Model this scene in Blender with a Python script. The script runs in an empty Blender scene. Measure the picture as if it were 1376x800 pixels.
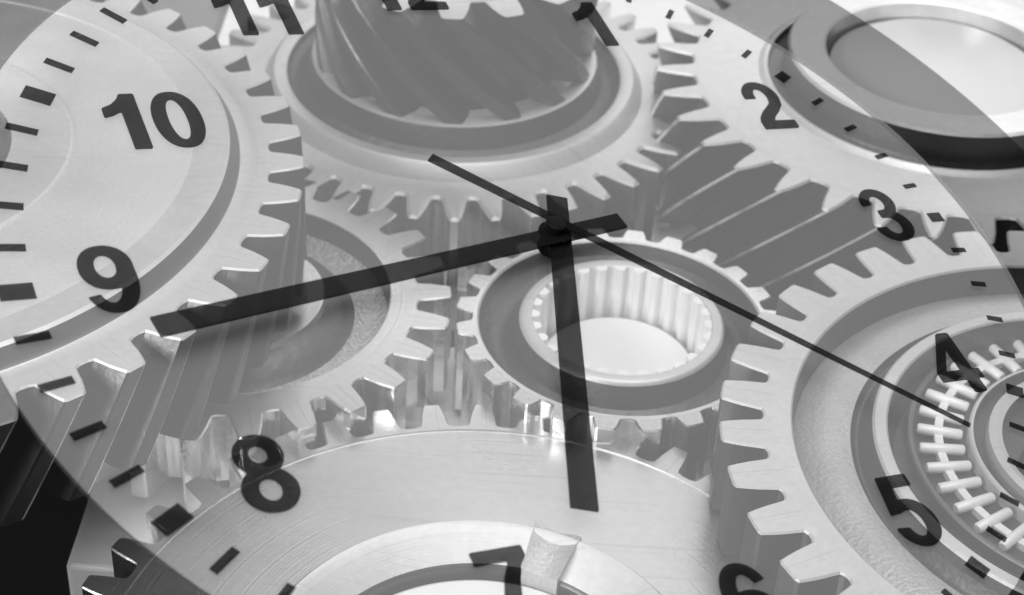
import bpy, bmesh, math, random
from mathutils import Matrix, Vector
random.seed(7)
S = 0.5                      # scene is laid out in units of the camera height (0.5 m)
sc = bpy.context.scene
col = sc.collection
PI = math.pi
R = math.radians

# ------------------------------------------------------------------ camera
FPX = 2400.0
PITCH, ROLL = 0.63648707, -0.06094217
fw = Vector((0, math.cos(PITCH), -math.sin(PITCH)))
r0 = Vector((1, 0, 0)); d0 = fw.cross(r0)
cr = math.cos(ROLL) * r0 + math.sin(ROLL) * d0
cd = -math.sin(ROLL) * r0 + math.cos(ROLL) * d0
CAMM = Matrix((cr, cd, fw)).transposed()          # camera frame (right, down, forward) -> world
cam = bpy.data.cameras.new('camera'); camo = bpy.data.objects.new('camera', cam); col.objects.link(camo)
camo.matrix_world = Matrix.Translation((0, 0, S)) @ Matrix((cr, -cd, -fw)).transposed().to_4x4()
cam.sensor_width = 36.0; cam.lens = FPX / 1376 * 36.0
cam.clip_start = 0.01; cam.clip_end = 100
cam.dof.use_dof = True; cam.dof.focus_distance = 1.36 * S; cam.dof.aperture_fstop = 14.5
sc.camera = camo

# ------------------------------------------------------------------ world, lamps, exposure
w = bpy.data.worlds.new('World'); sc.world = w; w.use_nodes = True
bg = w.node_tree.nodes['Background']; bg.inputs[0].default_value = (1, 1, 1, 1); bg.inputs[1].default_value = 0.035
def area(name, loc, target, sx, sy, power):
    l = bpy.data.lights.new(name, 'AREA'); l.shape = 'RECTANGLE'; l.size = sx * S; l.size_y = sy * S; l.energy = power
    o = bpy.data.objects.new(name, l); col.objects.link(o)
    o.location = Vector(loc) * S
    o.rotation_euler = (Vector(target) - Vector(loc)).to_track_quat('-Z', 'Y').to_euler()
    return o
area('softbox_behind', (2.35, 4.1, 2.6), (2.35, 1.3, 0), 6.0, 4.0, 26.0)
area('softbox_above', (0.1, 0.55, 3.4), (0, 1.2, 0), 3.4, 2.6, 45.0)
area('fill_front_left', (-1.9, -0.7, 1.25), (-.3, 1.1, -.1), 1.1, 0.9, 20.0)  # added fill lamp, brightens the low plate at the lower left
sc.view_settings.view_transform = 'Standard'; sc.view_settings.look = 'None'
sc.view_settings.exposure = 0.0; sc.view_settings.gamma = 1.0; sc.view_settings.use_curve_mapping = False
sc.render.engine = 'CYCLES'
sc.cycles.transparent_max_bounces = 32; sc.cycles.max_bounces = 10

# ------------------------------------------------------------------ materials
def newmat(name):
    m = bpy.data.materials.new(name); m.use_nodes = True
    return m, m.node_tree.nodes, m.node_tree.links, m.node_tree.nodes['Principled BSDF']
def steel(name, base, rough, metallic=1.0, blot=0.12, rings=0.0, grain=0.0, gscale=300, bump=0.0, bscale=200, spec=.5, scr=0.0, rnd=0.0):
    """steel: soft blotches, concentric turning marks, cast grain"""
    m, N, L, P = newmat(name)
    tc = N.new('ShaderNodeTexCoord')
    n1 = N.new('ShaderNodeTexNoise'); n1.inputs['Scale'].default_value = 18; n1.inputs['Detail'].default_value = 6
    L.new(tc.outputs['Object'], n1.inputs['Vector'])
    if rnd:
        o1 = N.new('ShaderNodeObjectInfo'); vm = N.new('ShaderNodeVectorMath'); vm.operation = 'MULTIPLY_ADD'
        vm.inputs[1].default_value = (5, 7, 9); L.new(o1.outputs['Random'], vm.inputs[0]); L.new(tc.outputs['Object'], vm.inputs[2])
        L.new(vm.outputs[0], n1.inputs['Vector']); n1.inputs['Scale'].default_value = 45
    n2 = N.new('ShaderNodeTexNoise'); n2.inputs['Scale'].default_value = gscale; n2.inputs['Detail'].default_value = 3
    L.new(tc.outputs['Object'], n2.inputs['Vector'])
    mr = N.new('ShaderNodeMapRange'); mr.inputs[1].default_value = .3; mr.inputs[2].default_value = .7
    mr.inputs[3].default_value = 1 - blot; mr.inputs[4].default_value = 1 + blot
    L.new(n1.outputs[0], mr.inputs[0])
    mg = N.new('ShaderNodeMapRange'); mg.inputs[1].default_value = .3; mg.inputs[2].default_value = .7
    mg.inputs[3].default_value = 1 - grain; mg.inputs[4].default_value = 1 + grain
    L.new(n2.outputs[0], mg.inputs[0])
    mu = N.new('ShaderNodeMath'); mu.operation = 'MULTIPLY'; L.new(mr.outputs[0], mu.inputs[0]); L.new(mg.outputs[0], mu.inputs[1])
    mb = N.new('ShaderNodeMath'); mb.operation = 'MULTIPLY'; mb.inputs[1].default_value = base; mb.use_clamp = True
    L.new(mu.outputs[0], mb.inputs[0])
    if scr:
        sm = None
        for ang, sc_ in ((.5, 1.0), (-.9, 1.3), (1.7, .8)):
            mp = N.new('ShaderNodeMapping'); mp.inputs['Rotation'].default_value = (0, 0, ang); mp.inputs['Scale'].default_value = (9 * sc_, 520 * sc_, 9)
            L.new(tc.outputs['Object'], mp.inputs['Vector'])
            ns = N.new('ShaderNodeTexNoise'); ns.inputs['Scale'].default_value = 1; ns.inputs['Detail'].default_value = 2
            L.new(mp.outputs[0], ns.inputs['Vector'])
            ms = N.new('ShaderNodeMapRange'); ms.inputs[1].default_value = .66; ms.inputs[2].default_value = .74; ms.inputs[3].default_value = 1.0; ms.inputs[4].default_value = 1 - scr
            L.new(ns.outputs[0], ms.inputs[0])
            mm = N.new('ShaderNodeMath'); mm.operation = 'MULTIPLY'
            L.new((sm or mb).outputs[0], mm.inputs[0]); L.new(ms.outputs[0], mm.inputs[1]); sm = mm
        mb = sm
    if rnd:
        oi = N.new('ShaderNodeObjectInfo'); mo = N.new('ShaderNodeMapRange'); mo.inputs[3].default_value = 1 - rnd; mo.inputs[4].default_value = 1 + rnd
        L.new(oi.outputs['Random'], mo.inputs[0])
        mm = N.new('ShaderNodeMath'); mm.operation = 'MULTIPLY'; L.new(mb.outputs[0], mm.inputs[0]); L.new(mo.outputs[0], mm.inputs[1]); mb = mm
    cc = N.new('ShaderNodeCombineColor')
    for i in range(3): L.new(mb.outputs[0], cc.inputs[i])
    L.new(cc.outputs[0], P.inputs['Base Color'])
    rr = N.new('ShaderNodeMapRange'); rr.inputs[1].default_value = .3; rr.inputs[2].default_value = .7
    rr.inputs[3].default_value = rough * .85; rr.inputs[4].default_value = rough * 1.15
    L.new(n1.outputs[0], rr.inputs[0]); L.new(rr.outputs[0], P.inputs['Roughness'])
    P.inputs['Metallic'].default_value = metallic
    P.inputs['Specular IOR Level'].default_value = spec
    prev = None
    if rings:
        sx = N.new('ShaderNodeSeparateXYZ'); L.new(tc.outputs['Object'], sx.inputs[0])
        cx_ = N.new('ShaderNodeCombineXYZ'); L.new(sx.outputs[0], cx_.inputs[0]); L.new(sx.outputs[1], cx_.inputs[1])
        ln = N.new('ShaderNodeVectorMath'); ln.operation = 'LENGTH'; L.new(cx_.outputs[0], ln.inputs[0])
        n3 = N.new('ShaderNodeTexNoise'); n3.noise_dimensions = '1D'; n3.inputs['Scale'].default_value = 900; n3.inputs['Detail'].default_value = 2
        L.new(ln.outputs['Value'], n3.inputs['W'])
        b1 = N.new('ShaderNodeBump'); b1.inputs['Strength'].default_value = rings; b1.inputs['Distance'].default_value = .0006
        L.new(n3.outputs[0], b1.inputs['Height']); prev = b1
    if bump:
        n4 = N.new('ShaderNodeTexNoise'); n4.inputs['Scale'].default_value = bscale; n4.inputs['Detail'].default_value = 4
        L.new(tc.outputs['Object'], n4.inputs['Vector'])
        b2 = N.new('ShaderNodeBump'); b2.inputs['Strength'].default_value = bump; b2.inputs['Distance'].default_value = .003
        L.new(n4.outputs[0], b2.inputs['Height'])
        if prev: L.new(prev.outputs[0], b2.inputs['Normal'])
        prev = b2
    if prev: L.new(prev.outputs[0], P.inputs['Normal'])
    return m
def film(name, through, color, rough=.6):
    """see-through sheet: part of the light passes straight on, the rest meets a matt film"""
    m, N, L, P = newmat(name)
    N.remove(P)
    t = N.new('ShaderNodeBsdfTransparent'); t.inputs[0].default_value = (1, 1, 1, 1)
    d = N.new('ShaderNodeBsdfDiffuse'); d.inputs[0].default_value = (color, color, color, 1)
    mx = N.new('ShaderNodeMixShader'); mx.inputs[0].default_value = 1 - through
    L.new(t.outputs[0], mx.inputs[1]); L.new(d.outputs[0], mx.inputs[2]); L.new(mx.outputs[0], N['Material Output'].inputs['Surface'])
    return m
M = {}
M['face'] = steel('machined_steel_face', .68, .48, metallic=.5, rings=.09, blot=.06, grain=.04, scr=.10)
M['mface'] = steel('bare_machined_steel', .84, .29, metallic=1.0, rings=.10, blot=.06, grain=.04, scr=.10)
M['edge'] = steel('tooth_land_glint', .95, .35, metallic=.35, blot=.85, bump=.15, bscale=150, rnd=.15)  # pale broken colour paints glints along the helical tooth lands
M['castsoft'] = steel('smooth_cast_steel', .52, .5, metallic=.6, blot=.14, grain=.10, gscale=900, bump=.22, bscale=550)
M['sand'] = steel('blasted_steel_face', .69, .5, metallic=.5, blot=.08, grain=.06, gscale=700, bump=.11, bscale=500)
M['shaded'] = steel('shaded_side_steel', .07, .34, metallic=.9, blot=.25, bump=.12, bscale=160)  # shade of the upright sides put into a darker base colour
M['fillet'] = steel('dull_turned_steel', .20, .5, metallic=.9, blot=.15)
M['satin'] = steel('satin_shaft_steel', .50, .5, metallic=.15, blot=.06)
M['flank'] = steel('ground_steel_flank', .82, .18, metallic=.96, blot=.2, bump=.12, bscale=120, rnd=.12)
M['cast'] = steel('rough_cast_steel', .60, .46, metallic=.6, blot=.12, grain=.25, gscale=900, bump=1.0, bscale=480)
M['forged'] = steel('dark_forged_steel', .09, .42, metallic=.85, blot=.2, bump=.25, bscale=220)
M['pale'] = steel('pale_satin_plate', .86, .6, metallic=.0, blot=.03)
M['bright'] = steel('polished_roller_steel', .92, .35, metallic=.1, blot=.04)
M['black'] = steel('black_table', .004, .8, spec=.0, metallic=.0, blot=.2)
M['blacksteel'] = steel('blackened_steel', .004, .4, spec=.03, metallic=.0, blot=.2)
M['greyplate'] = steel('grey_plate', .22, .6, metallic=.0, blot=.1)
M['dial'] = film('hazy_dial_glass', .81, .29)
M['bezel'] = film('smoked_bezel_glass', .59, .006)
M['print'] = film('black_dial_print', .32, .006)
M['hand'] = film('black_smoked_hand', .28, .006)
MID = list(M)

# ------------------------------------------------------------------ builders
def mesh_from(name, verts, faces, mats, fm=None, smooth=None):
    me = bpy.data.meshes.new(name)
    me.from_pydata([(x * S, y * S, z * S) for x, y, z in verts], [], faces)
    for k in mats: me.materials.append(M[k])
    if fm:
        for p, i in zip(me.polygons, fm): p.material_index = i
    bm = bmesh.new(); bm.from_mesh(me)
    bmesh.ops.recalc_face_normals(bm, faces=bm.faces); bm.to_mesh(me); bm.free()
    if smooth:
        me.polygons.foreach_set('use_smooth', [True] * len(me.polygons))
        me.set_sharp_from_angle(angle=R(smooth))
    me.update()
    return me
def link(name, me, parent=None, loc=(0, 0, 0), rz=0.0):
    o = bpy.data.objects.new(name, me); col.objects.link(o)
    o.location = Vector(loc) * S; o.rotation_euler = (0, 0, rz)
    if parent: o.parent = parent
    return o
def thing(name, label, cat, loc, group=None):
    o = bpy.data.objects.new(name, None); col.objects.link(o); o.location = Vector(loc) * S
    o.empty_display_size = .02
    o['label'] = label; o['category'] = cat
    if group: o['group'] = group
    return o
def lathe(name, parent, prof, mats, segs=224, smooth=32, close=False, zoff=0.0):
    """prof: [(r, z)], mats: one material key per segment"""
    pr = list(prof); n = len(pr); verts = []; faces = []; fm = []
    keys = []
    for k in mats:
        if k not in keys: keys.append(k)
    for r, z in pr:
        for i in range(segs):
            a = 2 * PI * i / segs; verts.append((r * math.cos(a), r * math.sin(a), z + zoff))
    rng = range(n) if close else range(n - 1)
    for j in rng:
        j2 = (j + 1) % n
        for i in range(segs):
            i2 = (i + 1) % segs
            faces.append((j * segs + i, j * segs + i2, j2 * segs + i2, j2 * segs + i)); fm.append(keys.index(mats[j]))
    me = mesh_from(name, verts, faces, keys, fm, smooth)
    return link(name, me, parent)
def tooth_outline(rr, rt, pitch, wr, wt, crown=0.0):
    """half widths wr (root) / wt (tip) as fractions of the pitch; from gap middle to gap middle"""
    h = rt - rr
    pts = [(-.5, rr), (-(.5 + wr) / 2 - .01, rr), (-wr, rr + .05 * h), (-(wr * .84 + wt * .16), rr + .20 * h),
           (-(wr * .62 + wt * .38), rr + .46 * h), (-(wr * .30 + wt * .70), rr + .74 * h), (-wt, rt - .04 * h), (-wt * .72, rt)]
    pts = pts + [(0, rt)] + [(-a, r) for a, r in reversed(pts)]
    return [(a * pitch, r) for a, r in pts]
def tooth_mesh(name, rin, rr, rt, N, th, wr, wt, twist=0.0, cham=.0022, levels=1, mats=('face', 'flank', 'flank'), edges=(8, 9), sub=6):
    pitch = 2 * PI / N
    out = tooth_outline(rr, rt, pitch, wr, wt)
    P2 = [(r * math.cos(a), r * math.sin(a)) for a, r in out]
    n = len(P2)
    # inset outline for the chamfered top edge
    ins = []
    for i, (x, y) in enumerate(P2):
        a = P2[max(i - 1, 0)]; b = P2[min(i + 1, n - 1)]
        tx, ty = b[0] - a[0], b[1] - a[1]; l = math.hypot(tx, ty); nx, ny = -ty / l, tx / l   # towards the gear
        if i in (0, n - 1):
            l = math.hypot(x, y); ins.append((x - x / l * cham, y - y / l * cham))
        else: ins.append((x + nx * cham, y + ny * cham))
    verts = []; faces = []; fm = []
    verts += [(x, y, th) for x, y in ins]
    inner = []
    for i in range(sub + 1):
        a = -pitch / 2 + pitch * i / sub; inner.append((rin * math.cos(a), rin * math.sin(a)))
    i0 = len(verts); verts += [(x, y, th) for x, y in inner]
    # top face: fan quads between outline and inner arc (outline index -> inner index)
    prevk = 0
    for i in range(n - 1):
        k = round((i + 1) / (n - 1) * sub)
        poly = [i, i + 1, i0 + k] + ([i0 + prevk] if k != prevk else [])
        if k > prevk + 1: poly = [i, i + 1] + [i0 + q for q in range(k, prevk - 1, -1)]
        faces.append(tuple(poly)); fm.append(0); prevk = k
    base = len(verts)
    for lv in range(levels + 1):
        z = (th - cham) * (1 - lv / levels); t = twist * lv / levels
        for x, y in P2: verts.append((x * math.cos(t) - y * math.sin(t), x * math.sin(t) + y * math.cos(t), z))
    for i in range(n - 1):
        faces.append((i, base + i, base + i + 1, i + 1)); fm.append(0)
        for lv in range(levels):
            a = base + lv * n + i; faces.append((a, a + n, a + n + 1, a + 1)); fm.append(2 if i in edges else 1)
    me = mesh_from(name, verts, faces, mats, fm, None)
    return me
def teeth(parent, me, N, gap_deg, name='tooth'):
    pitch = 2 * PI / N
    for k in range(N):
        link(name, me, parent, rz=R(gap_deg) + pitch / 2 + k * pitch)
def arcpts(r1, z1, r2, z2, bulge, n=6):
    """points strictly between two profile points, bowed by bulge in z"""
    return [(r1 + (r2 - r1) * i / n, z1 + (z2 - z1) * i / n + bulge * math.sin(PI * i / n)) for i in range(1, n)]

# ------------------------------------------------------------------ the setting
FLOOR = -.16
me = mesh_from('table', [(-8, -4, 0), (8, -4, 0), (8, 12, 0), (-8, 12, 0)], [(0, 1, 2, 3)], ['black'])
tb = link('table', me, None, (0, 0, FLOOR)); tb['kind'] = 'structure'
tb['label'] = 'black matt table top under the gears'

def box(name, x0, x1, y0, y1, z0, z1, mat, parent=None, bev=.004):
    bm = bmesh.new(); bmesh.ops.create_cube(bm, size=1)
    for v in bm.verts:
        v.co = Vector(((x0 + x1) / 2 + v.co.x * (x1 - x0), (y0 + y1) / 2 + v.co.y * (y1 - y0), (z0 + z1) / 2 + v.co.z * (z1 - z0))) * S
    bmesh.ops.bevel(bm, geom=bm.edges[:], offset=bev * S, segments=2, affect='EDGES')
    me = bpy.data.meshes.new(name); bm.to_mesh(me); bm.free(); me.materials.append(M[mat])
    return link(name, me, parent)

# ------------------------------------------------------------------ gears
GRP = 'steel gears lying in a meshing train'
# --- G7 bottom gear with plain bore
t7 = .07; z7 = -.02
g = thing('spur_gear', 'large pale steel gear at the bottom with plain bore and keyway', 'gear', (-.0075, .898, z7 - t7), GRP)
rin = .286
me = tooth_mesh('tooth', rin, .2915, .321, 44, t7, .30, .165, cham=.0012, mats=('mface', 'flank', 'flank'))
teeth(g, me, 44, 71.8)
lathe('rim', g, [(rin, t7), (.2852, t7 - .0016), (.2838, t7 - .0016), (.283, t7)] + [(.172, t7)], ['mface'] * 4, segs=264)
lathe('bore_chamfer', g, [(.172, t7), (.169, t7 + .003), (.165, t7 + .002), (.160, t7 - .003), (.137, t7 - .014), (.1345, t7 - .017), (.1345, 0)], ['mface', 'face', 'face', 'face', 'shaded', 'shaded'], segs=264)
# keyway bridge across the chamfer
def wedge(name, parent, r1, r2, a0, a1, z1, z2, zb, mat, n=8):
    v = []; f = []
    for i in range(n + 1):
        t = i / n; a = R(a0 + (a1 - a0) * t); e = .003 * math.sin(t * 9.0)
        dip = -.003 * math.sin(PI * t)
        for r, z in ((r1 + e * .4, z1 + dip), ((r1 + r2) / 2, (z1 + z2) / 2 + dip * 1.4 + .002), (r2, z2 + dip), (r2, zb), (r1 + e * .4, zb)):
            v.append((r * math.cos(a), r * math.sin(a), z))
    for i in range(n):
        for k in range(5): f.append((i * 5 + k, i * 5 + (k + 1) % 5, i * 5 + 5 + (k + 1) % 5, i * 5 + 5 + k))
    f.append((0, 1, 2, 3, 4)); f.append(tuple(n * 5 + k for k in range(5)))
    return link(name, mesh_from(name, v, f, [mat], None, None), parent)
wedge('keyway', g, .173, .131, 64.0, 77.5, t7 + .004, t7 - .008, t7 - .05, 'castsoft')
s = thing('shaft', 'pale shaft end filling the bore of the bottom gear', 'shaft', (-.0075, .898, FLOOR), 'pale shaft ends')
lathe('shaft_body', s, [(0.0005, .117), (.126, .117), (.130, .114), (.130, 0)], ['pale'] * 3, segs=96)

# --- G3 centre gear with splined bore
t3 = .09
g = thing('splined_gear', 'central steel gear with splined bore and dark recess behind the hour hand', 'gear', (.103, 1.325, -t3), GRP)
rin = .139
me = tooth_mesh('tooth', rin, .1395, .1545, 24, t3, .34, .21, cham=.0012, mats=('mface', 'flank', 'flank'))
teeth(g, me, 24, -103.5)
lathe('rim', g, [(rin, t3), (.1345, t3), (.1328, t3 - .0018)], ['mface', 'face'], segs=240)
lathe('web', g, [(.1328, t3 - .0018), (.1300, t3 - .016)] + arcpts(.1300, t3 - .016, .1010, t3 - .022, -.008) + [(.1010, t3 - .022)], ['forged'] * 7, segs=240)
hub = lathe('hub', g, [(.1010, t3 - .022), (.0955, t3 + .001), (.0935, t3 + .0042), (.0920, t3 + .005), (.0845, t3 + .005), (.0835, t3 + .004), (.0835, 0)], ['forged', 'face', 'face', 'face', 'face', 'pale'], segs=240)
NS = 28
def spline_mesh():
    p = 2 * PI / NS; v = []; f = []
    pro = [(-.31, .0838), (-.25, .0785), (-.15, .0765), (.15, .0765), (.25, .0785), (.31, .0838)]
    for z in (t3 + .0044, .02):
        for a, r in pro: v.append((r * math.cos(a * p), r * math.sin(a * p), z))
    for i in range(5): f.append((i, i + 1, i + 7, i + 6))
    f.append(tuple(range(6)))
    return mesh_from('spline', v, f, ['bright'])
sm = spline_mesh()
for k in range(NS): link('spline', sm, hub, rz=2 * PI * k / NS)
s = thing('shaft', 'pale shaft end seen down the splined bore of the central gear', 'shaft', (.103, 1.325, FLOOR), 'pale shaft ends')
lathe('shaft_body', s, [(0.0005, .112), (.070, .112), (.0735, .108), (.0735, 0)], ['pale'] * 3, segs=96)

# --- G2 left-hand gear under the big one
t2 = .075
g = thing('spur_gear', 'steel gear with speckled cast web, half hidden under the large left gear', 'gear', (-.263, 1.333, -t2), GRP)
rin = .168
me = tooth_mesh('tooth', rin, .1755, .2075, 26, t2, .33, .17, cham=.0014, mats=('mface', 'flank', 'flank'))
teeth(g, me, 26, -69.3)
lathe('rim', g, [(rin, t2), (.1500, t2), (.1488, t2 - .0015)], ['mface', 'mface'], segs=208)
lathe('web', g, [(.1488, t2 - .0015), (.1470, t2 - .024)] + arcpts(.147, t2 - .024, .116, t2 - .026, -.006) + [(.116, t2 - .026)] + arcpts(.116, t2 - .026, .0905, t2 - .004, .004) + [(.0905, t2 - .004)], ['forged'] + ['cast'] * 6 + ['forged'] * 6, segs=208)
lathe('hub', g, [(.0905, t2 - .004), (.0875, t2), (.045, t2), (.044, t2 - .001), (.044, 0)], ['mface', 'mface', 'face', 'flank'], segs=160)

# --- G4 top gear with the helical pinion
t4 = .10
g = thing('cluster_gear', 'steel gear at the top carrying a dark helical pinion', 'gear', (-.08, 1.757, -t4), GRP)
rin = .232
me = tooth_mesh('tooth', rin, .2405, .279, 42, t4, .34, .13, cham=.003)
teeth(g, me, 42, -90.6)
lathe('rim', g, [(rin, t4), (.212, t4), (.2035, t4 + .014), (.2000, t4 + .0165)], ['face'] * 3, segs=252)
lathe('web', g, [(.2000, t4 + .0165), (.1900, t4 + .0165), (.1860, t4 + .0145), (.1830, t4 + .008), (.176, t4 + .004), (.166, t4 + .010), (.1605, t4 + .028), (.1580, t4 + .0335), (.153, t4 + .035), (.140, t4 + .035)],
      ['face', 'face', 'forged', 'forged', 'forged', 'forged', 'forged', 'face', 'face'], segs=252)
tp = .127
NP = 15
pin = lathe('pinion', g, [(.1175, t4 + .03), (.1175, t4 + tp + .03), (.116, t4 + tp + .032), (.06, t4 + tp + .032), (.058, t4 + tp + .03), (.058, t4 + tp - .02)], ['shaded', 'face', 'face', 'face', 'flank'], segs=220)
def pinion_tooth():
    p = 2 * PI / NP; out = tooth_outline(.1165, .154, p, .34, .17); n = len(out); v = []; f = []; fm = []
    LV = 10; tw = R(50)
    for lv in range(LV + 1):
        z = t4 + .034 + (tp - .004) * (1 - lv / LV); t = tw * lv / LV
        for a, r in out: v.append((r * math.cos(a + t), r * math.sin(a + t), z))
    f.append(tuple(range(n))); fm.append(1)
    for lv in range(LV):
        for i in range(n - 1):
            a = lv * n + i; f.append((a, a + 1, a + n + 1, a + n)); fm.append(2 if i == 9 else 0)
    return mesh_from('pinion_tooth', v, f, ['shaded', 'face', 'shaded'], fm)
pm = pinion_tooth()
for k in range(NP): link('pinion_tooth', pm, pin, rz=2 * PI * (k + .3) / NP)

# --- G5 top right helical gear
z5 = .06; t5 = .15
g = thing('helical_gear', 'thick helical gear at top right with raised hub ring and dark slanted teeth', 'gear', (.444, 1.711, z5 - t5), GRP)
rin = .255
me = tooth_mesh('tooth', rin, .2625, .304, 36, t5, .285, .085, twist=R(-26), cham=.002, levels=8, mats=('face', 'shaded', 'edge'), edges=(8, 9))
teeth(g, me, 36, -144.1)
lathe('rim', g, [(rin, t5), (.192, t5), (.189, t5 + .003), (.186, t5 + .0045), (.1825, t5 + .0035)], ['face'] * 4, segs=216)
lathe('web', g, [(.1825, t5 + .0035), (.180, t5 - .004), (.168, t5 - .006), (.1655, t5)], ['forged'] * 3, segs=216)
lathe('hub', g, [(.1655, t5), (.1640, t5 + .030), (.1615, t5 + .033), (.126, t5 + .033), (.123, t5 + .031), (.121, t5 + .016), (.118, t5 - .02)], ['forged', 'face', 'face', 'face', 'flank', 'flank'], segs=216)
s = thing('shaft', 'pale shaft end inside the hub of the top right gear', 'shaft', (.444, 1.711, FLOOR), 'pale shaft ends')
lathe('shaft_body', s, [(0.0005, .245), (.100, .244), (.116, .234), (.117, .23), (.117, 0)], ['satin'] * 4, segs=96)

# --- G6 right gear with bearing
z6 = .06; t6 = .075
g = thing('spur_gear', 'large steel gear at right with rough cast web around a needle bearing', 'gear', (.4957, 1.1097, z6 - t6), GRP)
rin = .276
me = tooth_mesh('tooth', rin, .2845, .3205, 37, t6, .375, .235, cham=.0016, mats=('face', 'shaded', 'shaded'))
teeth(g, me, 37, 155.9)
lathe('rim', g, [(rin, t6), (.262, t6), (.2605, t6 - .0018)], ['face', 'face'], segs=222)
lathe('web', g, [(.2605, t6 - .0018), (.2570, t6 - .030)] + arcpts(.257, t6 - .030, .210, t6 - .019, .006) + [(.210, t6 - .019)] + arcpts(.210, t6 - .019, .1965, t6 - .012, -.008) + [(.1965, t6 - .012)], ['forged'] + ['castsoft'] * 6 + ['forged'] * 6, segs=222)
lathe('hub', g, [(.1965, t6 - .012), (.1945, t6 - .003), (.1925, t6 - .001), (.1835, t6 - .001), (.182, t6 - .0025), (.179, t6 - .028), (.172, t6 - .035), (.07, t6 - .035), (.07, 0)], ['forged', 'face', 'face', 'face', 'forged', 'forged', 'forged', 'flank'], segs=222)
# thrust needle bearing lying in the recess
zb = z6 - .035
b = thing('needle_bearing', 'thrust needle bearing with bright radial rollers inside the right gear', 'bearing', (.507, 1.135, zb + .0005))
lathe('outer_ring', b, [(.170, 0), (.170, .008), (.1685, .009), (.166, .009), (.1645, .008), (.1645, 0)], ['fillet'] * 5, segs=160)
lathe('inner_ring', b, [(.119, 0), (.119, .013), (.1175, .0145), (.1155, .0145), (.114, .013), (.114, .004), (.104, .004), (.103, .016), (.0975, .018), (.092, .016), (.090, 0)], ['face', 'face', 'face', 'forged', 'forged', 'forged', 'face', 'face', 'face', 'forged'], segs=160)
lathe('raceway', b, [(.1645, .001), (.119, .001)], ['forged'], segs=160)
cg = lathe('cage', b, [(.1465, .001), (.1465, .0072), (.1395, .0072), (.1395, .001)], ['bright'] * 3, segs=160)
def roller_mesh():
    v = []; f = []; n = 10; rad = .0047; L0, L1 = .1235, .1610
    rows = [(L0, .0), (L0, rad * .75), (L0 + .0015, rad), (L1 - .0015, rad), (L1, rad * .75), (L1, 0)]
    for x, q in rows:
        for i in range(n):
            a = 2 * PI * i / n; v.append((x, max(q, 1e-5) * math.cos(a), .0072 + max(q, 1e-5) * math.sin(a)))
    for j in range(len(rows) - 1):
        for i in range(n): f.append((j * n + i, j * n + (i + 1) % n, (j + 1) * n + (i + 1) % n, (j + 1) * n + i))
    return mesh_from('roller', v, f, ['bright'], None, 50)
rm = roller_mesh()
NR = 40
for k in range(NR): link('roller', rm, b, rz=R(171.5) + 2 * PI * k / NR)

# --- G1 big left gear on top
z1 = .12; t1 = .10
g = thing('helical_gear', 'largest steel gear, at left, with stepped disc and slanted teeth over its neighbour', 'gear', (-.5906, 1.3265, z1 - t1), GRP)
rin = .352
me = tooth_mesh('tooth', rin, .3655, .3975, 45, t1, .35, .17, twist=R(-9), cham=.0016, levels=5, mats=('face', 'shaded', 'edge'), edges=(9,))
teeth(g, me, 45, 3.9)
lathe('rim', g, [(rin, t1), (.3405, t1), (.3390, t1 + .0008)] + arcpts(.3390, t1 + .0008, .3305, t1 + .016, -.002) + [(.3305, t1 + .016), (.327, t1 + .018)], ['face', 'face'] + ['fillet'] * 6 + ['face'], segs=270)
lathe('disc', g, [(.327, t1 + .018), (.2992, t1 + .018), (.2982, t1 + .0168), (.2970, t1 + .0168), (.2960, t1 + .0172), (.193, t1 + .0172), (.1915, t1 + .0185), (.189, t1 + .0195)], ['face', 'face', 'face', 'sand', 'sand', 'face', 'face'], segs=270)
lathe('hub', g, [(.189, t1 + .0195), (.140, t1 + .0195), (.137, t1 + .018), (.135, t1 - .01), (.120, t1 - .02), (.118, t1 + .008), (.09, t1 + .010), (.09, 0)], ['face', 'face', 'flank', 'flank', 'forged', 'face', 'flank'], segs=180)

# --- plates and blocks behind and below the train
p_ = thing('backing_plate', 'white plate lying behind the top gear', 'plate', (0, 0, FLOOR))
box('plate', -.397, .33, 1.79, 2.6, 0, .050, 'pale', p_)
p_ = thing('backing_plate', 'grey plate at top left behind the largest gear', 'plate', (0, 0, FLOOR))
box('plate', -1.2, -.402, 1.62, 2.6, 0, .044, 'greyplate', p_)
p_ = thing('base_plate', 'pale plate added to brighten the gap below the two middle gears', 'plate', (0, 0, FLOOR))  # added plate, brightens the gap and is mirrored in the flanks
box('plate', -.13, .26, 1.19, 1.405, 0, .058, 'pale', p_)
p_ = thing('flank_light_block', 'pale block added to imitate lit tooth flanks in the gap under the minute hand', 'block', (0, 0, FLOOR))  # added block, its pale top stands in for light on the flanks
box('block_body', -.095, -.025, 1.50, 1.62, 0, .060, 'pale', p_)
p_ = thing('flank_light_block', 'pale block added to imitate lit tooth flanks in the gap between the two top gears', 'block', (0, 0, FLOOR))  # also added, pale patch in place of the bright flanks here
box('block_body', .135, .21, 1.60, 1.76, 0, .060, 'pale', p_)
p_ = thing('base_plate', 'white plate corner showing between gear teeth at the lower left', 'plate', (0, 0, FLOOR))
box('plate', -.362, -.17, 1.062, 1.24, 0, .066, 'pale', p_)

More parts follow.
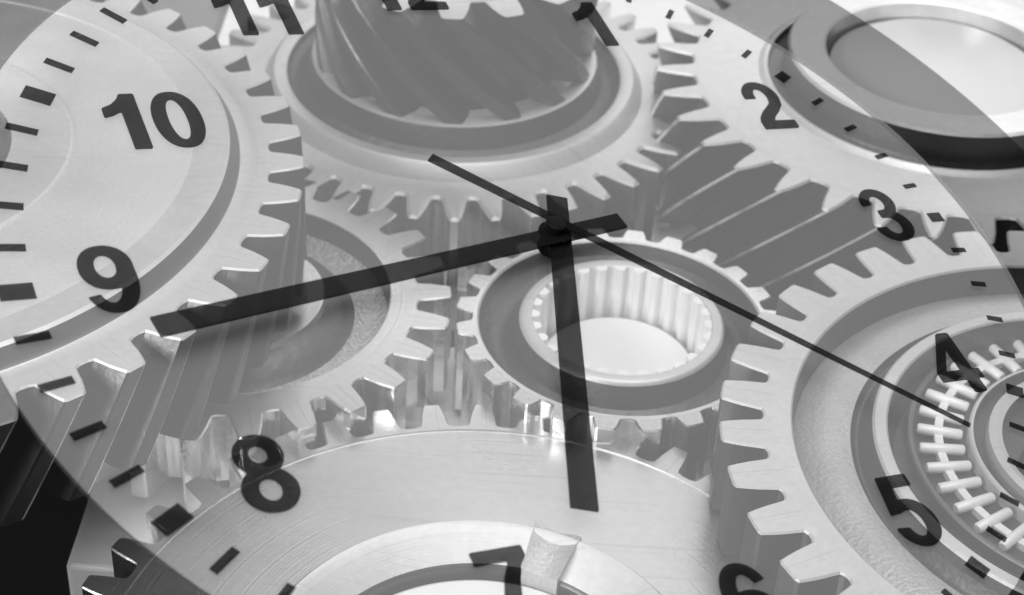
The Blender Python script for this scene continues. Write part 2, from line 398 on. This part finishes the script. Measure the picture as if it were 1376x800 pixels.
# ------------------------------------------------------------------ the clock: see-through dial above the gears
RD = Matrix(((0.88459, 0.37433, -0.27816), (-0.08367, 0.71414, 0.69498), (0.4588, -0.59151, 0.66304)))
TD = Vector((0.065, -0.0931, 3.4739))
DEP = 1.33
K = DEP / TD.z                      # size of one dial unit (centre to minute marks)
Xw = CAMM @ RD.col[0]; Yw = -(CAMM @ RD.col[1]); Zw = -(CAMM @ RD.col[2])
pos = CAMM @ (TD * K) + Vector((0, 0, 1))
clock = thing('clock', 'see-through clock dial with black numerals and three hands above the gears', 'clock', (0, 0, 0))
rot = Matrix((Xw, Yw, Zw)).transposed()
rot = rot.to_quaternion().to_matrix()
clock.matrix_world = Matrix.Translation(pos * S) @ rot.to_4x4()
def kv(v): return [(x * K, y * K, z * K) for x, y, z in v]
def edge_r(a):      # a clockwise from 12
    return 1.083 + .012 * math.cos(a - R(322)) - .010 * math.cos(2 * (a - R(238)))*0 + .006 * math.cos(2 * (a - R(95)))
def ringdisc(name, rfun0, rfun1, z0, z1, mat, n=180):
    v = []; f = []
    for i in range(n):
        a = 2 * PI * i / n; s_, c_ = math.sin(a), math.cos(a)
        for r, z in ((rfun1(a), z1), (rfun1(a), z0), (rfun0(a), z0), (rfun0(a), z1)): v.append((r * s_, r * c_, z))
    for i in range(n):
        j = (i + 1) % n
        for k in range(4): f.append((i * 4 + k, i * 4 + (k + 1) % 4, j * 4 + (k + 1) % 4, j * 4 + k))
    return link(name, mesh_from(name, kv(v), f, [mat]), clock)
def plate(name, pts, z0, z1, mat, parent=clock):
    n = len(pts); v = [(x, y, z1) for x, y in pts] + [(x, y, z0) for x, y in pts]
    f = [tuple(range(n)), tuple(range(2 * n - 1, n - 1, -1))] + [(i, n + i, n + (i + 1) % n, (i + 1) % n) for i in range(n)]
    return link(name, mesh_from(name, kv(v), f, [mat]), parent)
TH = .012
n = 180
plate('dial', [(edge_r(2 * PI * i / n) * math.sin(2 * PI * i / n), edge_r(2 * PI * i / n) * math.cos(2 * PI * i / n)) for i in range(n)], -TH, 0, 'dial')
ringdisc('bezel', lambda a: edge_r(a) + .0015, lambda a: 1.389, -TH, 0, 'bezel')
# minute marks
for k in range(60):
    a = R(6 * k); rm_ = .997 + .024 * math.cos(a - R(235))
    big = k % 5 == 0
    f_ = .80 - .22 * math.sin(a); hw = (.0185 if big else .0085) * (.86 - .14 * math.sin(a)); hl = .0295 * f_
    s_, c_ = math.sin(a), math.cos(a)
    pts = []
    for t, q in ((-hw, -hl), (hw, -hl), (hw, hl), (-hw, hl)):
        x = (rm_ + q) * s_ + t * c_; y = (rm_ + q) * c_ - t * s_; pts.append((x, y))
    plate('hour_mark' if big else 'minute_mark', pts, .001, .003, 'print')
# numerals: bold grotesque figures drawn as outlines (cap height 1)
def ell(x, y, cx, cy, rx, ry, e=2.0):
    return ((abs((x - cx) / rx) ** e + abs((y - cy) / ry) ** e) ** (1 / e) - 1) * min(rx, ry)
def poly(x, y, P):
    d = 1e9; ins = False; n = len(P)
    for i in range(n):
        ax, ay = P[i]; bx, by = P[(i + 1) % n]; ex, ey = bx - ax, by - ay
        t = max(0, min(1, ((x - ax) * ex + (y - ay) * ey) / (ex * ex + ey * ey)))
        d = min(d, math.hypot(x - ax - t * ex, y - ay - t * ey))
        if (ay > y) != (by > y) and x < ax + (y - ay) * ex / ey: ins = not ins
    return -d if ins else d
def box2(x, y, x0, x1, y0, y1): return max(x0 - x, x - x1, y0 - y, y - y1)
def six(x, y):
    bowl = ell(x, y, .285, .325, .275, .335, 2.15)
    big = max(ell(x, y, .29, .50, .285, .51, 2.2), -ell(x, y, .315, .50, .135, .365, 2.0))
    keep = min(x - .30, .735 - y + (x - .4) * .25)
    big = max(big, min(x - .29, -(y - .735 - (x - .45) * .25)))
    return max(min(bowl, big), -ell(x, y, .29, .315, .105, .175, 2.1))
def fig(ch, x, y):
    if ch == '0': return max(ell(x, y, .28, .5, .275, .51, 2.25), -ell(x, y, .28, .5, .105, .37, 2.1))
    if ch == '1': return poly(x, y, [(.45, 0), (.45, 1), (.285, 1), (.24, .90), (.16, .81), (.05, .75), (.05, .575), (.16, .615), (.255, .68), (.255, 0)])
    if ch == '4': return max(poly(x, y, [(.33, 1), (.50, 1), (.50, .375), (.585, .375), (.585, .215), (.50, .215), (.50, 0), (.325, 0), (.325, .215), (-.01, .215), (-.01, .375)]),
                             -poly(x, y, [(.325, .375), (.325, .74), (.125, .375)]))
    if ch == '7': return poly(x, y, [(.02, .82), (.02, .99), (.555, .99), (.555, .85), (.47, .74), (.40, .58), (.35, .40), (.325, .20), (.315, 0), (.125, 0), (.14, .20), (.18, .42), (.25, .62), (.36, .82)])
    if ch == '8':
        return max(min(ell(x, y, .28, .74, .245, .27), ell(x, y, .28, .285, .275, .295)), -ell(x, y, .28, .745, .088, .112), -ell(x, y, .28, .28, .105, .14))
    if ch == '6': return six(x, y)
    if ch == '9': return six(.56 - x, 1 - y)
    if ch == '3':
        t = max(ell(x, y, .265, .735, .245, .275), -ell(x, y, .255, .73, .095, .135))
        t = max(t, min(.26 - x, .70 + (x - .1) * .1 - y))
        b = max(ell(x, y, .27, .29, .275, .30), -ell(x, y, .265, .285, .115, .16))
        b = max(b, min(.26 - x, y - .27))
        return min(t, b, box2(x, y, .18, .33, .445, .59))
    if ch == '2':
        t = max(ell(x, y, .28, .70, .262, .31), -ell(x, y, .275, .69, .09, .165))
        t = max(t, min(.28 - x, .655 - y), .585 - y if x > .28 else -1)
        dg = poly(x, y, [(.535, .62), (.50, .49), (.40, .36), (.29, .255), (.235, .165), (.02, .165), (.06, .26), (.15, .375), (.27, .48), (.345, .57), (.365, .66), (.46, .70)])
        return min(t, dg, box2(x, y, .02, .54, 0, .17))
    if ch == '5':
        b = max(ell(x, y, .275, .325, .275, .335), -ell(x, y, .265, .32, .11, .19))
        b = max(b, min(.24 - x, y - .275 + (x - .1) * .1, .62 - y + 9 * 0) if y < .5 else min(.20 - x, .9))
        st = poly(x, y, [(.115, 1), (.50, 1), (.50, .83), (.245, .83), (.215, .60), (.20, .485), (.035, .465)])
        return min(b, st)
def contours(fun, x0, x1, y0, y1, n=56):
    h = (y1 - y0) / n; nx = int((x1 - x0) / h) + 1
    G = [[fun(x0 + i * h, y0 + j * h) for j in range(n + 1)] for i in range(nx + 1)]
    seg = {}; pt = {}
    def cut(a, b):
        key = (a, b) if a < b else (b, a)
        if key not in pt:
            va, vb = G[a[0]][a[1]], G[b[0]][b[1]]; t = va / (va - vb) if va != vb else .5; t = min(.98, max(.02, t))
            pt[key] = (x0 + h * (a[0] + t * (b[0] - a[0])), y0 + h * (a[1] + t * (b[1] - a[1])))
        return key
    for i in range(nx):
        for j in range(n):
            c = [(i, j), (i + 1, j), (i + 1, j + 1), (i, j + 1)]; v = [G[a][b] < 0 for a, b in c]
            ent = []; ext = []
            for k in range(4):
                a, b = c[k], c[(k + 1) % 4]
                if v[k] and not v[(k + 1) % 4]: ext.append(cut(a, b))
                if not v[k] and v[(k + 1) % 4]: ent.append(cut(a, b))
            for a, b in zip(ext, ent): seg[a] = b
    loops = []
    while seg:
        k0 = next(iter(seg)); k = k0; L = []
        while k in seg: L.append(pt[k]); k = seg.pop(k)
        if len(L) > 8: loops.append(L)
    return loops
FIGS = {}
ADV = {'0': .59, '1': .56}
def numeral(txt, x, y, h=.158):
    cu = bpy.data.curves.new('numeral', 'CURVE'); cu.dimensions = '2D'; cu.fill_mode = 'BOTH'; cu.extrude = .008
    ox = 0
    for ch in txt:
        if ch not in FIGS: FIGS[ch] = contours(lambda u, v: fig(ch, u, v), -.06, .66, -.06, 1.06)
        for L in FIGS[ch]:
            sp = cu.splines.new('POLY'); sp.points.add(len(L) - 1); sp.use_cyclic_u = True
            for q, (u, v) in zip(sp.points, L): q.co = (u + ox, v, 0, 1)
        ox += ADV.get(ch, .58)
    o = bpy.data.objects.new('numeral', cu); col.objects.link(o)
    dg = bpy.context.evaluated_depsgraph_get(); me = bpy.data.meshes.new_from_object(o.evaluated_get(dg))
    bpy.data.objects.remove(o); bpy.data.curves.remove(cu)
    xs = [v.co.x for v in me.vertices]; xm = (min(xs) + max(xs)) / 2
    for v in me.vertices:
        v.co = Vector(((v.co.x - xm) * h * 1.12 + x, (v.co.y - .5) * h + y, .0025 + v.co.z * h)) * K * S
    me.materials.clear(); me.materials.append(M['print']); me.name = 'numeral'
    return link('numeral', me, clock)
for t, x, y in (('1', .425, .692), ('2', .743, .389), ('3', .851, .019), ('4', .752, -.405), ('5', .433, -.724), ('6', .020, -.848),
                ('7', -.386, -.738), ('8', -.714, -.446), ('9', -.855, .013), ('10', -.668, .42), ('11', -.366, .752), ('12', -.005, .83)):
    numeral(t, x, y)
# hands
def hand(name, tail, tip, w0, w1, z, th=.006):
    a = Vector(tail); b_ = Vector(tip); d = (b_ - a).normalized(); nrm = Vector((-d.y, d.x))
    pts = [a + nrm * w0, a - nrm * w0, b_ - nrm * w1, b_ + nrm * w1]
    return plate(name, [(p.x, p.y) for p in pts], z, z + th, 'hand')
hand('hour_hand', (.058, .103), (-.2185, -.636), .021, .0245, .036)
hand('minute_hand', (.159, .011), (-.825, -.1545), .019, .0225, .050)
hand('second_hand', (-.1885, .204), (.6195, -.6075), .0115, .0045, .068, .004)
def disc(name, r, z0, z1, mat, n=48, prof=None):
    return lathe_k(name, prof or [(r, z0), (r, z1)], mat, n)
def lathe_k(name, prof, mat, n=48):
    v = []; f = []
    for r, z in prof:
        for i in range(n): a = 2 * PI * i / n; v.append((r * math.cos(a), r * math.sin(a), z))
    for j in range(len(prof) - 1):
        for i in range(n): f.append((j * n + i, j * n + (i + 1) % n, (j + 1) * n + (i + 1) % n, (j + 1) * n + i))
    f.append(tuple((len(prof) - 1) * n + i for i in range(n))); f.append(tuple(range(n)))
    return link(name, mesh_from(name, kv(v), f, [mat], None, 40), clock)
lathe_k('hub_boss', [(.030, .001), (.030, .034)], 'blacksteel').location.x = .014 * K * S
lathe_k('hub_collar', [(.028, .043), (.028, .049)], 'blacksteel')
lathe_k('hub_cap', [(.020, .057), (.020, .0725), (.018, .074), (.010, .0745)], 'blacksteel')
